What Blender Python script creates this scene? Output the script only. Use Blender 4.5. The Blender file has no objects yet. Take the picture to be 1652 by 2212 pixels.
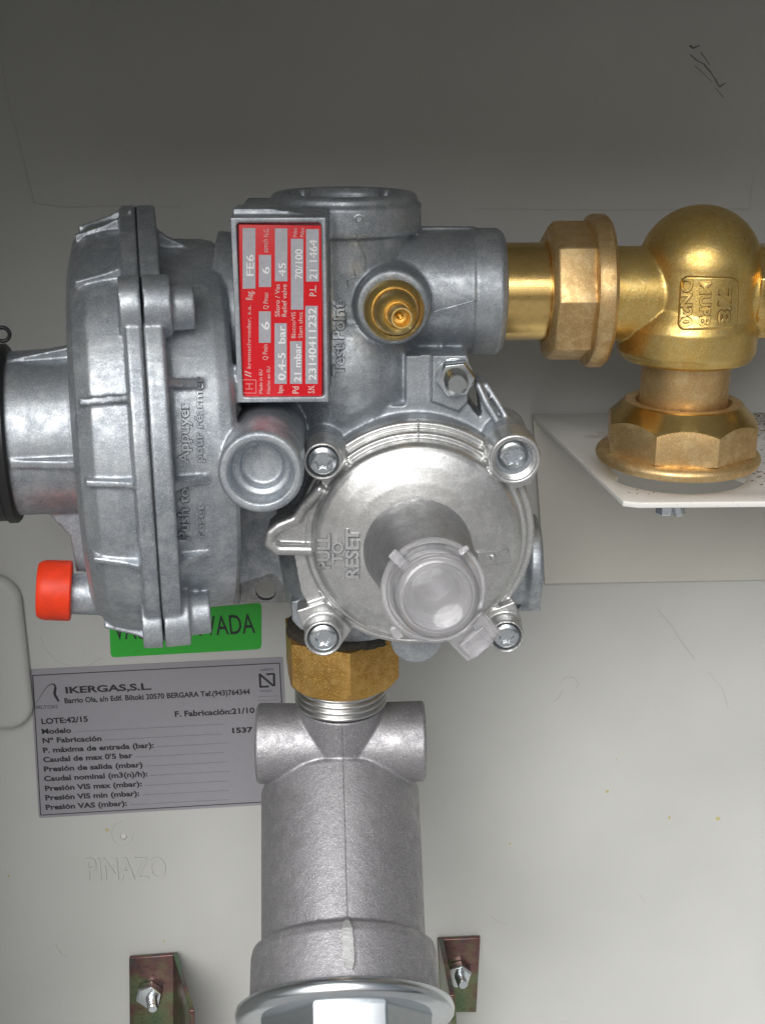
import bpy, bmesh, math, random
from mathutils import Vector, Matrix, noise
from mathutils.bvhtree import BVHTree
random.seed(7)
R_ = math.radians
S = 0.001                       # all lengths below are millimetres
scene = bpy.context.scene
COL = scene.collection

# ------------------------------------------------------------------ camera, sky, sun, exposure
F = 2600.0; CX = 826.0; CY = 1106.0
CAMP = Vector((0, -480, 0))
PITCH, YAW = 19.5, 1.5
cam = bpy.data.cameras.new('camera'); camo = bpy.data.objects.new('camera', cam); COL.objects.link(camo)
camo.location = CAMP * S
camo.rotation_euler = (R_(90 - PITCH), 0, R_(-YAW))
cam.sensor_fit = 'VERTICAL'; cam.sensor_height = 24.0; cam.lens = F / 2212.0 * 24.0
cam.clip_start = 0.01; cam.clip_end = 100
scene.camera = camo
CR = camo.rotation_euler.to_matrix()

world = bpy.data.worlds.new('World'); scene.world = world; world.use_nodes = True
nt = world.node_tree; nt.nodes.clear()
sky = nt.nodes.new('ShaderNodeTexSky'); sky.sky_type = 'NISHITA'; sky.sun_disc = False
SUN_EL, SUN_AZ = 40.0, 16.0     # azimuth: degrees to the left of straight in front of the cabinet
sky.sun_elevation = R_(SUN_EL); sky.sun_rotation = R_(180 + SUN_AZ)
sky.air_density = 1.0; sky.dust_density = 5.0; sky.ozone_density = 1.0
hs = nt.nodes.new('ShaderNodeHueSaturation'); hs.inputs['Saturation'].default_value = 0.42
bg = nt.nodes.new('ShaderNodeBackground'); bg.inputs['Strength'].default_value = 0.085
wo = nt.nodes.new('ShaderNodeOutputWorld')
nt.links.new(sky.outputs[0], hs.inputs['Color']); nt.links.new(hs.outputs[0], bg.inputs[0]); nt.links.new(bg.outputs[0], wo.inputs[0])
sd = bpy.data.lights.new('sun', 'SUN'); sd.energy = 4.4; sd.angle = R_(50); sd.color = (1.0, 0.998, 0.99)
so = bpy.data.objects.new('sun', sd); COL.objects.link(so)
tosun = Vector((-math.sin(R_(SUN_AZ)) * math.cos(R_(SUN_EL)), -math.cos(R_(SUN_AZ)) * math.cos(R_(SUN_EL)), math.sin(R_(SUN_EL))))
so.rotation_euler = tosun.to_track_quat('Z', 'Y').to_euler()
scene.view_settings.view_transform = 'Standard'; scene.view_settings.look = 'None'
scene.view_settings.gamma = 1; scene.view_settings.use_curve_mapping = False
scene.view_settings.exposure = -0.35

# ------------------------------------------------------------------ reading distances off the photograph
def ray(px, py):
    return (CR @ Vector(((px - CX) / F, -(py - CY) / F, -1))).normalized()
def P(px, py, Y):               # world point (mm) seen at a pixel, on the plane y = Y
    d = ray(px, py); return CAMP + d * ((Y - CAMP.y) / d.y)
def PP(px, py, o, n):           # same, on any plane
    d = ray(px, py); return CAMP + d * ((o - CAMP).dot(n) / d.dot(n))
def proj(p):
    q = CR.transposed() @ (p - CAMP); return (CX + F * q.x / -q.z, CY - F * q.y / -q.z)
def mm(px_len, px, py, Y):      # pixel length -> mm at that place
    q = CR.transposed() @ (P(px, py, Y) - CAMP); return px_len * -q.z / F

# ------------------------------------------------------------------ materials
def newmat(name):
    m = bpy.data.materials.new(name); m.use_nodes = True
    n = m.node_tree; b = n.nodes['Principled BSDF']; return m, n, b
def tex(n, scale, detail=4, rough=0.6, kind='ShaderNodeTexNoise', stretch=None):
    tc = n.nodes.new('ShaderNodeTexCoord'); t = n.nodes.new(kind)
    t.inputs['Scale'].default_value = scale
    if kind == 'ShaderNodeTexNoise':
        t.inputs['Detail'].default_value = detail; t.inputs['Roughness'].default_value = rough
    if stretch:
        mp = n.nodes.new('ShaderNodeMapping'); mp.inputs['Scale'].default_value = stretch
        n.links.new(tc.outputs['Object'], mp.inputs[0]); n.links.new(mp.outputs[0], t.inputs['Vector'])
    else: n.links.new(tc.outputs['Object'], t.inputs['Vector'])
    return t
def ramp(n, src, stops):
    r = n.nodes.new('ShaderNodeValToRGB'); e = r.color_ramp.elements
    while len(e) < len(stops): e.new(0.5)
    for i, (p, c) in enumerate(stops):
        e[i].position = p; e[i].color = (c, c, c, 1) if isinstance(c, (int, float)) else (*c, 1)
    n.links.new(src, r.inputs[0]); return r.outputs[0]
def mix(n, fac, a, b, mode='MIX'):
    m = n.nodes.new('ShaderNodeMix'); m.data_type = 'RGBA'; m.blend_type = mode
    for i, v in ((0, fac), (6, a), (7, b)):
        if hasattr(v, 'is_linked') or hasattr(v, 'links'): n.links.new(v, m.inputs[i])
        elif i == 0: m.inputs[0].default_value = v
        else: m.inputs[i].default_value = (*v, 1)
    return m.outputs[2]
def bump(n, b, layers):
    prev = None
    for src, st, dist in layers:
        k = n.nodes.new('ShaderNodeBump'); k.inputs['Strength'].default_value = st; k.inputs['Distance'].default_value = dist
        n.links.new(src, k.inputs['Height'])
        if prev: n.links.new(prev, k.inputs['Normal'])
        prev = k.outputs[0]
    n.links.new(prev, b.inputs['Normal'])

def cast_metal(name, c0, c1, c2, r0=0.34, r1=0.56, metallic=0.85, grain=1.0, spark=.5, blot=.65):
    m, n, b = newmat(name)
    big = tex(n, 38, 3, 0.6); mid = tex(n, 210, 5, 0.7); fine = tex(n, 1500, 3, 0.7); spk = tex(n, 2600, 2, 0.5)
    a = mix(n, ramp(n, big.outputs[0], [(0.38, 0), (0.62, 1)]), c0, c1)
    pt = tex(n, 120, 8, 0.78)
    a = mix(n, ramp(n, pt.outputs[0], [(0.50, 0), (0.60, blot)]), a, c2)
    a = mix(n, ramp(n, mid.outputs[0], [(0.48, 0), (0.72, 0.8)]), a, c2)
    a = mix(n, ramp(n, mid.outputs[0], [(0.27, 0.5), (0.38, 0)]), a, tuple(v * 0.5 for v in c0))
    a = mix(n, ramp(n, spk.outputs[0], [(0.5, 0.0), (0.70, spark)]), a, tuple(min(1, v * 1.35) for v in c2))
    n.links.new(a, b.inputs['Base Color'])
    b.inputs['Metallic'].default_value = metallic
    n.links.new(ramp(n, mid.outputs[0], [(0.35, r1), (0.65, r0)]), b.inputs['Roughness'])
    bump(n, b, [(fine.outputs[0], 0.16 * grain, 0.0002), (mid.outputs[0], 0.22 * grain, 0.0005)])
    return m
M = {}
M['cast'] = cast_metal('cast_zinc', (0.29, 0.32, 0.355), (0.37, 0.40, 0.435), (0.54, 0.565, 0.585), r0=.42, r1=.58, metallic=.8, blot=.55)
M['cover'] = cast_metal('cast_aluminium_cover', (0.47, 0.475, 0.475), (0.54, 0.545, 0.54), (0.70, 0.705, 0.70), r0=.27, r1=.44, grain=.7, blot=.5, spark=.4)
M['cast_lit'] = cast_metal('lit_cast_lettering', (.48,.51,.54), (.54,.57,.60), (.66,.68,.70), r0=.3, r1=.45)  # lighter than the casting, so raised letters look lit
M['cover_lit'] = cast_metal('lit_cover_lettering', (.6,.6,.6), (.66,.66,.66), (.75,.75,.75), r0=.2, r1=.32, grain=.5)  # paler tone puts the light on the letter faces into the colour
M['barrel'] = cast_metal('cast_knob', (0.30, 0.305, 0.315), (0.35, 0.355, 0.36), (0.42, 0.42, 0.43))
M['filter'] = cast_metal('cast_filter', (0.27, 0.265, 0.285), (0.31, 0.305, 0.32), (0.38, 0.375, 0.385), r0=.42, r1=.62, grain=2.0, metallic=.78, spark=1.0, blot=.3)
M['brass_cast'] = cast_metal('sandblasted_brass', (0.68, 0.44, 0.12), (0.80, 0.545, 0.175), (0.88, 0.66, 0.29), r0=.29, r1=.41, metallic=.93, grain=.9, spark=.6, blot=.3)
M['brass_nut'] = cast_metal('tarnished_brass', (0.52, 0.33, 0.14), (0.68, 0.46, 0.21), (0.80, 0.60, 0.32), r0=.34, r1=.52, metallic=.85, grain=.5)
M['brass_hex'] = cast_metal('dull_brass', (0.30, 0.165, 0.035), (0.47, 0.27, 0.06), (0.60, 0.38, 0.13), r0=.36, r1=.6, metallic=.8, grain=1.6, spark=.9, blot=.5)
def turned(name, c, rough, aniso_scale=(40, 4000, 4000), dirt_or_shade=.6):
    m, n, b = newmat(name); b.inputs['Metallic'].default_value = 1
    t = tex(n, 1.0, 3, .6, stretch=aniso_scale); s = tex(n, 400, 4, .6)
    col = mix(n, ramp(n, s.outputs[0], [(.35, dirt_or_shade), (.55, 0)]), c, tuple(v * .55 for v in c))
    n.links.new(col, b.inputs['Base Color'])
    n.links.new(ramp(n, s.outputs[0], [(.3, rough + .25 * dirt_or_shade), (.6, rough)]), b.inputs['Roughness'])
    bump(n, b, [(t.outputs[0], .12 if aniso_scale[1] > 1000 else .02, .0002)]); return m
M['brass_turned'] = turned('turned_brass', (0.83, 0.58, 0.22), .2, dirt_or_shade=.3)
M['zinc'] = turned('plated_steel', (0.68, 0.72, 0.75), .24, (300, 300, 300), .12)
M['thread'] = turned('threaded_aluminium', (0.6, 0.6, 0.59), .28, (300, 300, 300), .3)
def chromate():
    m, n, b = newmat('yellow_chromate_steel'); b.inputs['Metallic'].default_value = .9; b.inputs['Roughness'].default_value = .3
    t = tex(n, 55, 2, .5); s = tex(n, 600, 3, .6)
    r = ramp(n, t.outputs[0], [(.30, (.13, .19, .11)), (.44, (.19, .21, .12)), (.54, (.20, .11, .10)), (.61, (.15, .11, .12)), (.72, (.13, .20, .13))])
    n.links.new(mix(n, ramp(n, s.outputs[0], [(.3, .5), (.5, 0)]), r, (.05, .05, .04)), b.inputs['Base Color'])
    bump(n, b, [(s.outputs[0], .1, .0003)]); return m
M['chromate'] = chromate()
def plain(name, c, rough=.5, noise_amt=.15, sc=300, metallic=0.0, bmp=.1, spec=.5):
    m, n, b = newmat(name); t = tex(n, sc, 5, .65)
    n.links.new(mix(n, ramp(n, t.outputs[0], [(.3, 0), (.7, 1)]), tuple(v * (1 - noise_amt) for v in c), tuple(min(1, v * (1 + noise_amt)) for v in c)), b.inputs['Base Color'])
    b.inputs['Roughness'].default_value = rough; b.inputs['Metallic'].default_value = metallic
    b.inputs['Specular IOR Level'].default_value = spec
    bump(n, b, [(t.outputs[0], bmp, .0004)]); return m
M['red_cap'] = plain('red_plastic', (.66, .040, .010), .45, .12, 250, 0, .2, .3)
M['red_plate'] = plain('red_paint', (.68, .006, .014), .32, .05, 300)
M['silver_ink'] = plain('bare_plate', (.46, .46, .50), .42, .1, 900, .35)
M['white_ink'] = plain('pale_print', (.66, .48, .46), .5, .4, 2500)
M['stamp'] = plain('stamped_metal', (.92, .92, .92), .3, .05, 1500, .2)
M['black'] = plain('black_print', (.02, .02, .024), .6, .1, 500)
M['grey_ink'] = plain('faded_print', (.10, .10, .12), .6, .3, 2000)
M['rubber'] = plain('black_rubber', (.012, .013, .014), .45, .2, 400)
M['green'] = plain('green_sticker', (.028, .38, .035), .45, .05, 300)
M['label'] = plain('lavender_grey_label', (.265, .26, .285), .38, .03, 300)
M['faint'] = plain('faint_rub', (.38, .375, .355), .7, .1, 900)
M['scuff'] = plain('scuff', (.17, .165, .155), .8, .3, 1200)
M['stain'] = plain('yellow_stain', (.44, .38, .17), .6, .2, 700)
M['soil'] = plain('brown_soil', (.22, .145, .10), .9, .5, 900)
M['grime_or_shade'] = plain('black_grime', (.035, .030, .022), .8, .6, 500, 0, .6)
M['added_ground'] = plain('added_paving', (.33, .325, .32), .9, .15, 30)
M['edge_shade_grey'] = plain('letter_edge_shade', (.15, .165, .18), .7, .3, 1200)  # dark colour painting the shade round raised letters
M['edge_shade_brown'] = plain('brass_letter_edge_shade', (.20, .115, .035), .6, .3, 1200, .4)  # same painted edge shade, for the brass letters
M['gasket'] = plain('gasket', (.02, .022, .025), .7, .1, 300)

def wallmat(name='cabinet_polyester', c=(.455, .46, .445)):
    m, n, b = newmat(name)
    t = tex(n, 9, 3, .5); f = tex(n, 900, 4, .7); s = tex(n, 60, 4, .6); g = tex(n, 2400, 2, .6)
    a = mix(n, ramp(n, t.outputs[0], [(.35, 0), (.65, 1)]), tuple(v * .93 for v in c), tuple(v * 1.05 for v in c))
    a = mix(n, ramp(n, s.outputs[0], [(.70, 0), (.78, .35)]), a, (.40, .36, .24))
    a = mix(n, ramp(n, g.outputs[0], [(.3, .0), (.7, .16)]), a, (.62, .62, .60))
    a = mix(n, ramp(n, f.outputs[0], [(.25, .55), (.34, .0)]), a, (.20, .19, .17))
    n.links.new(a, b.inputs['Base Color']); b.inputs['Roughness'].default_value = .42
    b.inputs['Specular IOR Level'].default_value = .3
    o_ = tex(n, 320, 3, .6)
    bump(n, b, [(f.outputs[0], .18, .0005), (o_.outputs[0], .16, .0006), (s.outputs[0], .2, .0012)]); return m
M['wall'] = wallmat()
def shelfmat():
    m, n, b = newmat('white_painted_steel')
    c = (.74, .73, .70); s = tex(n, 48, 6, .72); f = tex(n, 500, 5, .8); d = tex(n, 22, 3, .6)
    # dirt gathers to the right end of the shelf, where the photograph shows soil
    tc = n.nodes.new('ShaderNodeTexCoord'); sep = n.nodes.new('ShaderNodeSeparateXYZ'); n.links.new(tc.outputs['Object'], sep.inputs[0])
    mr = n.nodes.new('ShaderNodeMapRange'); mr.inputs['From Min'].default_value = .008; mr.inputs['From Max'].default_value = .055
    n.links.new(sep.outputs['X'], mr.inputs['Value'])
    ad = n.nodes.new('ShaderNodeMath'); ad.operation = 'MULTIPLY_ADD'; n.links.new(mr.outputs[0], ad.inputs[0]); ad.inputs[1].default_value = .22
    n.links.new(f.outputs[0], ad.inputs[2])
    a = mix(n, ramp(n, ad.outputs[0], [(.62, 0), (.72, .9)]), c, (.13, .085, .055))
    a = mix(n, ramp(n, s.outputs[0], [(.60, 0), (.70, .6)]), a, (.42, .33, .24))
    a = mix(n, ramp(n, f.outputs[0], [(.20, .7), (.30, 0)]), a, (.16, .13, .10))
    n.links.new(a, b.inputs['Base Color']); b.inputs['Roughness'].default_value = .38
    bump(n, b, [(f.outputs[0], .1, .0005)]); return m
M['shelf'] = shelfmat()
M['shelf_leg'] = wallmat('beige_painted_steel', (.50, .49, .44))
def plastic():
    m, n, b = newmat('clear_plastic'); s = tex(n, 500, 4, .6)
    b.inputs['Base Color'].default_value = (.97, .965, .99, 1); b.inputs['Transmission Weight'].default_value = .84
    b.inputs['IOR'].default_value = 1.46
    n.links.new(ramp(n, s.outputs[0], [(.35, .18), (.65, .05)]), b.inputs['Roughness'])
    bump(n, b, [(s.outputs[0], .08, .0003)]); return m
M['plastic'] = plastic()

# ------------------------------------------------------------------ mesh helpers
def frame(a):
    a = a.normalized(); u = a.cross(Vector((0, 0, 1)))
    if u.length < 1e-3: u = a.cross(Vector((0, 1, 0)))
    u.normalize(); return a, u, a.cross(u).normalized()
class MB:
    def __init__(s): s.bm = bmesh.new()
    def lathe(s, o, a, prof, seg=64, phase=0.0, squash=None):
        a, u, v = frame(a); rings = []
        for r, h in prof:
            c = o + a * h
            if r < 1e-5: rings.append([s.bm.verts.new(c)]); continue
            rings.append([s.bm.verts.new(c + (u * math.cos(t) + v * math.sin(t)) * r)
                          for t in [phase + 2 * math.pi * k / seg for k in range(seg)]])
        for A, B in zip(rings, rings[1:]):
            if len(A) == 1 and len(B) == 1: continue
            if len(A) == 1: [s.bm.faces.new((A[0], B[k], B[(k + 1) % seg])) for k in range(seg)]
            elif len(B) == 1: [s.bm.faces.new((A[k], B[0], A[(k + 1) % seg])) for k in range(seg)]
            else: [s.bm.faces.new((A[k], B[k], B[(k + 1) % seg], A[(k + 1) % seg])) for k in range(seg)]
        return s
    def cyl(s, p0, p1, r0, r1=None, seg=64, phase=0.0, e=0.0):
        r1 = r0 if r1 is None else r1; L = (p1 - p0).length
        pr = [(0, 0), (r0 - e, 0), (r0, e), (r1, L - e), (r1 - e, L), (0, L)] if e else [(0, 0), (r0, 0), (r1, L), (0, L)]
        return s.lathe(p0, p1 - p0, pr, seg, phase)
    def tube(s, p0, p1, r, ri, seg=64, phase=0.0, depth=None, e=0.4):
        L = (p1 - p0).length; d = L if depth is None else depth     # open at p1 end, bored to depth
        return s.lathe(p0, p1 - p0, [(0, 0), (r, 0), (r, L - e), (r - e, L), (ri + e, L), (ri, L - e), (ri, L - d + .01), (0, L - d + .01)], seg, phase)
    def prism(s, pts, vec):
        A = [s.bm.verts.new(p) for p in pts]; B = [s.bm.verts.new(p + vec) for p in pts]; n = len(pts)
        s.bm.faces.new(A); s.bm.faces.new(B[::-1])
        for k in range(n): s.bm.faces.new((A[k], A[(k + 1) % n], B[(k + 1) % n], B[k]))
        return s
    def box(s, c, sx, sy, sz, rot=None):
        rot = rot or Matrix.Identity(3); h = [(-1, -1), (1, -1), (1, 1), (-1, 1)]
        return s.prism([c + rot @ Vector((x * sx / 2, -sy / 2, z * sz / 2)) for x, z in h], rot @ Vector((0, sy, 0)))
    def sphere(s, c, r, seg=48, sc=(1, 1, 1)):
        n = seg // 2
        rings = []
        for i in range(n + 1):
            t = math.pi * i / n; rr = math.sin(t)
            if i in (0, n): rings.append([s.bm.verts.new(c + Vector((0, 0, r * math.cos(t) * sc[2])))])
            else: rings.append([s.bm.verts.new(c + Vector((r * rr * math.cos(q) * sc[0], r * rr * math.sin(q) * sc[1], r * math.cos(t) * sc[2]))) for q in [2 * math.pi * k / seg for k in range(seg)]])
        for A, B in zip(rings, rings[1:]):
            if len(A) == 1: [s.bm.faces.new((A[0], B[k], B[(k + 1) % seg])) for k in range(seg)]
            elif len(B) == 1: [s.bm.faces.new((A[k], B[0], A[(k + 1) % seg])) for k in range(seg)]
            else: [s.bm.faces.new((A[k], B[k], B[(k + 1) % seg], A[(k + 1) % seg])) for k in range(seg)]
        return s
    def path(s, pts, r, seg=10):
        for a, b in zip(pts, pts[1:]):
            if (b - a).length > 1e-6: s.cyl(a, b, r, seg=seg)
        for p in pts: s.sphere(p, r * 1.0, max(8, seg))
        return s
def worldpos(o):
    p = Vector((0, 0, 0))
    while o: p += o.location; o = o.parent
    return p
def evaluated(o):
    bpy.context.view_layer.update()
    dg = bpy.context.evaluated_depsgraph_get()
    return bpy.data.meshes.new_from_object(o.evaluated_get(dg), depsgraph=dg)
def bake(o):
    me = evaluated(o); old = o.data; o.modifiers.clear(); o.data = me; bpy.data.meshes.remove(old)
BVH = {}
def tag(o, label=None, cat=None, group=None, kind=None):
    if label: o['label'] = label
    if cat: o['category'] = cat
    if group: o['group'] = group
    if kind: o['kind'] = kind
    return o
def empty(name, loc, label, cat, group=None):
    o = bpy.data.objects.new(name, None); o.empty_display_size = .01; COL.objects.link(o); o.location = loc * S
    return tag(o, label, cat, group)
def obj(name, mb, mat, parent=None, origin=None, vox=0, bev=0, smooth=3, angle=38, flip=True):
    bm = mb.bm if isinstance(mb, MB) else mb
    if flip: bmesh.ops.recalc_face_normals(bm, faces=bm.faces[:])
    base = worldpos(parent) / S if parent else (origin or Vector((0, 0, 0)))
    bmesh.ops.transform(bm, matrix=Matrix.Scale(S, 4) @ Matrix.Translation(-base), verts=bm.verts[:])
    me = bpy.data.meshes.new(name); bm.to_mesh(me); bm.free()
    o = bpy.data.objects.new(name, me); COL.objects.link(o)
    me.materials.append(M[mat] if isinstance(mat, str) else mat)
    if vox:
        k = o.modifiers.new('r', 'REMESH'); k.mode = 'VOXEL'; k.voxel_size = vox * S; k.adaptivity = 0; k.use_smooth_shade = True
        k = o.modifiers.new('s', 'SMOOTH'); k.iterations = smooth; k.factor = .6
        bake(o)
    elif bev:
        k = o.modifiers.new('b', 'BEVEL'); k.width = bev * S; k.segments = 3; k.limit_method = 'ANGLE'; k.angle_limit = R_(32)
        bake(o)
    o.data.shade_smooth()
    if not vox: o.data.set_sharp_from_angle(angle=R_(angle))
    if not o.data.materials: o.data.materials.append(M[mat])
    if parent: o.parent = parent
    else: o.location = base * S
    return o
def bvh(o):                       # tree in world mm
    off = worldpos(o)
    vs = [(v.co + off) / S for v in o.data.vertices]
    return BVHTree.FromPolygons(vs, [tuple(p.vertices) for p in o.data.polygons])

def text_mesh(s, ext, bold=0.0, bevel=0.0):
    c = bpy.data.curves.new('t', 'FONT'); c.body = s; c.size = 1; c.extrude = ext; c.offset = bold; c.bevel_depth = bevel
    c.resolution_u = 4
    o = bpy.data.objects.new('t', c); COL.objects.link(o)
    me = evaluated(o); COL.objects.unlink(o); bpy.data.objects.remove(o); bpy.data.curves.remove(c)
    return me
class TX:                         # collects writing into one mesh
    def __init__(s): s.bm = bmesh.new()
    def add(s, txt, a, b, hpx, Y=None, pl=None, ext=0.1, bold=0.0, target=None, lift=0.35, embed=0.4):
        """baseline runs from pixel a to pixel b; hpx is the capital height in pixels"""
        if pl: A = PP(*a, *pl); B = PP(*b, *pl); n = pl[1].normalized()
        else: A = P(*a, Y); B = P(*b, Y); n = Vector((0, 1, 0))
        if n.dot(A - CAMP) < 0: n = -n
        X = (B - A); L = X.length; X.normalize(); U = X.cross(-n) * -1
        if U.cross(X).dot(n) < 0: U = -U
        U = (-n).cross(X).normalized()
        me = text_mesh(txt, 0.5, bold)
        xs = [v.co.x for v in me.vertices]; x0, x1 = min(xs), max(xs)
        q = CR.transposed() @ (A - CAMP); H = hpx * -q.z / F / 0.70
        t = bmesh.new(); t.from_mesh(me); bpy.data.meshes.remove(me)
        for v in t.verts:
            c = v.co; p = A + X * ((c.x - x0) / (x1 - x0) * L) + U * (c.y * H)
            front = c.z > 0
            if target:
                d = (p - CAMP).normalized()
                h = target.ray_cast(CAMP, d, 900)
                if h[0] is None: h = (p, -d)
                v.co = h[0] - d * (lift if front else -embed)
            else: v.co = p - n * (ext if front else 0)
        tmp = bpy.data.meshes.new('x'); t.to_mesh(tmp); t.free(); s.bm.from_mesh(tmp); bpy.data.meshes.remove(tmp)
        return s

def cast_text(items, mat, dirt_or_shade, parent, target, lift=.8, bold=.03, name='embossed_lettering'):
    """raised letters with shade painted as a dark outline round them"""
    t = TX()
    for s_, a, b, h, kw in items: t.add(s_, a, b, h, target=target, lift=lift, bold=bold, **kw)
    o = obj(name, t.bm, mat, parent, flip=False)
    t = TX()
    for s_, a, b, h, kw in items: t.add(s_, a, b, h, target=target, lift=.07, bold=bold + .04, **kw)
    obj('grime_or_shade', t.bm, dirt_or_shade, o if not parent.parent else parent, flip=False); return o

# ------------------------------------------------------------------ the cabinet
wall_o = Vector((0, 0, 0))
mb = MB(); mb.box(Vector((20, 3, -190)), 900, 6, 640)
wall = tag(obj('cabinet_wall', mb, 'wall', bev=0), 'grey beige moulded back wall of the open gas cabinet', None, kind='structure')
mb = MB()
def wl(pts, r=.35):
    mb.path([P(x, y, -.02) for x, y in pts], r, 6)
wl([(-20, 60), (0, 120), (30, 260), (75, 440), (140, 448), (260, 445), (390, 447), (392, 428)], .28)
wl([(1025, 452), (1320, 454), (1618, 452), (1626, 380)], .22)
wl([(88 + 0, 1375), (100, 1405), (125, 1428), (155, 1440), (190, 1438), (220, 1422)], .22)
cc = [(265 + 24 * math.cos(t), 1800 + 26 * math.sin(t)) for t in [R_(30 * k) for k in range(10)]]
wl(cc, .22)
obj('mould_line', mb, 'wall', wall)
mb = MB(); mb.cyl(P(268, 1806, 1), P(268, 1806, -.8), 1.7, 1.3, 24); obj('ejector_mark', mb, 'wall', wall, bev=.3)
tx = TX(); tx.add('PINAZO', (190, 1900), (360, 1898), 56, Y=0, ext=.6, bold=.012)
obj('embossed_lettering', tx.bm, 'wall', wall, bev=.12)
# raised pad at the left border
mb = MB(); w0 = P(-120, 1395, 0); w1 = P(50, 1235, 0); w2 = P(50, 1565, 0)
pts = []
def rr(x0, x1, z0, z1, r, Y, n=8):
    out = []
    for cx, cz, a in ((x1 - r, z1 - r, 0), (x0 + r, z1 - r, 90), (x0 + r, z0 + r, 180), (x1 - r, z0 + r, 270)):
        for k in range(n + 1):
            t = R_(a + 90 * k / n); out.append(Vector((cx + r * math.cos(t), Y, cz + r * math.sin(t))))
    return out
mb.prism(rr(w0.x, w1.x - 1, w2.z, w1.z, 12, 1), Vector((0, -7, 0)))
obj('moulded_pad', mb, 'wall', wall, bev=4)
# scuff at the upper right, stains
mb = MB()
def smear(pts, wdt):
    for (x, y), (x2, y2) in zip(pts, pts[1:]):
        a, b = P(x, y, -.15), P(x2, y2, -.15); d = (b - a).normalized(); nrm = Vector((-d.z, 0, d.x)) * wdt * random.uniform(.5, 1.1)
        mb.prism([a - nrm, b - nrm, b + nrm, a + nrm], Vector((0, .15, 0)))
smear([(1490, 118), (1506, 132), (1519, 138), (1534, 156), (1543, 170), (1552, 186)], .28)
smear([(1488, 98), (1497, 104), (1510, 98)], .5); smear([(1553, 188), (1561, 182), (1566, 180)], .35)
smear([(1500, 142), (1518, 158), (1537, 178)], .14); smear([(1545, 190), (1557, 205), (1562, 210)], .14); smear([(1512, 112), (1524, 128), (1532, 140)], .16)
obj('scuff_mark', mb, 'scuff', wall)
mb = MB(); random.seed(11)
smear([(1420, 1318), (1450, 1352), (1470, 1385), (1500, 1425)], .18); smear([(1210, 1475), (1222, 1462), (1240, 1464), (1250, 1478), (1242, 1490)], .16)
smear([(1530, 1452), (1560, 1490), (1572, 1530)], .14); smear([(1215, 1490), (1205, 1510), (1190, 1518)], .14); smear([(1060, 1980), (1075, 1992), (1092, 1996)], .12)
smear([(1380, 1930), (1392, 1950)], .12); smear([(120, 2040), (134, 2062), (150, 2070)], .12)
obj('rub_mark', mb, 'faint', wall)
mb = MB()
for x, y, r in ((1310, 1710, 1.0), (1445, 1766, .8), (1550, 1768, 1.3), (1100, 1822, .7), (232, 1793, 1.1), (355, 2033, .7), (1330, 1640, .5), (20, 1893, .7)):
    c = P(x, y, -.02); n = 12
    mb.prism([c + Vector((math.cos(2 * math.pi * k / n), 0, math.sin(2 * math.pi * k / n))) * r * random.uniform(.6, 1.05) for k in range(n)], Vector((0, -.06, 0)))
obj('stain', mb, 'stain', wall)
# cabinet shell that shades the top (roof, side cheeks) and the unseen paving added in front of it
ROOF_Z, ROOF_D = 62, 292
mb = MB(); mb.box(Vector((20, -ROOF_D / 2, ROOF_Z + 3)), 900, ROOF_D, 6)
tag(obj('cabinet_roof', mb, 'wall', bev=1), 'grey beige roof of the gas cabinet above the regulator', None, kind='structure')
mb = MB()
mb.box(Vector((-186, -115, -190)), 6, 230, 640); mb.box(Vector((330, -110, -190)), 6, 220, 640)
tag(obj('cabinet_sides', mb, 'wall', bev=1), 'grey beige side walls of the gas cabinet', None, kind='structure')
mb = MB(); mb.box(Vector((80, -105, -505)), 500, 210, 6)  # out of view, added to bounce light upward
tag(obj('added_cabinet_floor', mb, 'wall', bev=1), 'unseen grey beige floor added to the gas cabinet for bounce light', None, kind='structure')
mb = MB(); mb.box(Vector((0, -2000, -1105)), 9000, 9000, 10)  # out of view, added for reflections and light from below
tag(obj('added_ground', mb, 'added_ground'), 'unseen grey paving added in front of the cabinet for reflections', None, kind='structure')

# ------------------------------------------------------------------ stickers
K2 = lambda x, y: (x / 2.232 / 1.1719, (1480 + y / 2.232) / 1.1719)       # label close-up -> picture
LBL = empty('rating_label', P(300, 1600, 0), 'lavender grey printed manufacturer label with black lettering on the wall under the green sticker', 'label')
def quad(mb, pts, Y, th, r=0.0):
    c = [P(*p, Y) for p in pts]
    if r:
        out = []
        for i in range(4):
            p, q, s = c[i], c[i - 1], c[(i + 1) % 4]
            d1 = (q - p).normalized() * r; d2 = (s - p).normalized() * r
            for k in range(6):
                t = k / 5; out.append((p + d1) * (1 - t) ** 2 + p * 2 * t * (1 - t) + (p + d2) * t * t)
        c = out
    mb.prism(c, Vector((0, -th, 0)))
mb = MB(); quad(mb, [K2(170, 478), K2(1600, 408), K2(1640, 1235), K2(222, 1318)], -.05, .15, 1)
obj('sticker_sheet', mb, 'label', LBL)
LC = [K2(187, 513), K2(1580, 443), K2(1622, 1220), K2(232, 1302)]
mb = MB()
def line_px(mb, a, b, w, Y, th=.05):
    A, B = P(*a, Y), P(*b, Y); d = (B - A).normalized(); n = Vector((-d.z, 0, d.x)) * w / 2
    mb.prism([A - n, B - n, B + n, A + n], Vector((0, -th, 0)))
for i in range(4): line_px(mb, LC[i], LC[(i + 1) % 4], .42, -.2, .05)
obj('printed_border', mb, 'black', LBL)
tx = TX(); LT = lambda s, x0, y0, x1, y1, h, b=.012: tx.add(s, K2(x0, y0), K2(x1, y1), h / 2.616, Y=-.2, ext=.06, bold=b + .010)
LT('IKERGAS,S.L.', 374, 614, 858, 592, 40, .022)
LT('Barrio Ola, s/n Edif. Biltoki 20570 BERGARA Tef.(943)764344', 368, 670, 1414, 618, 32, .02)
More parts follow.
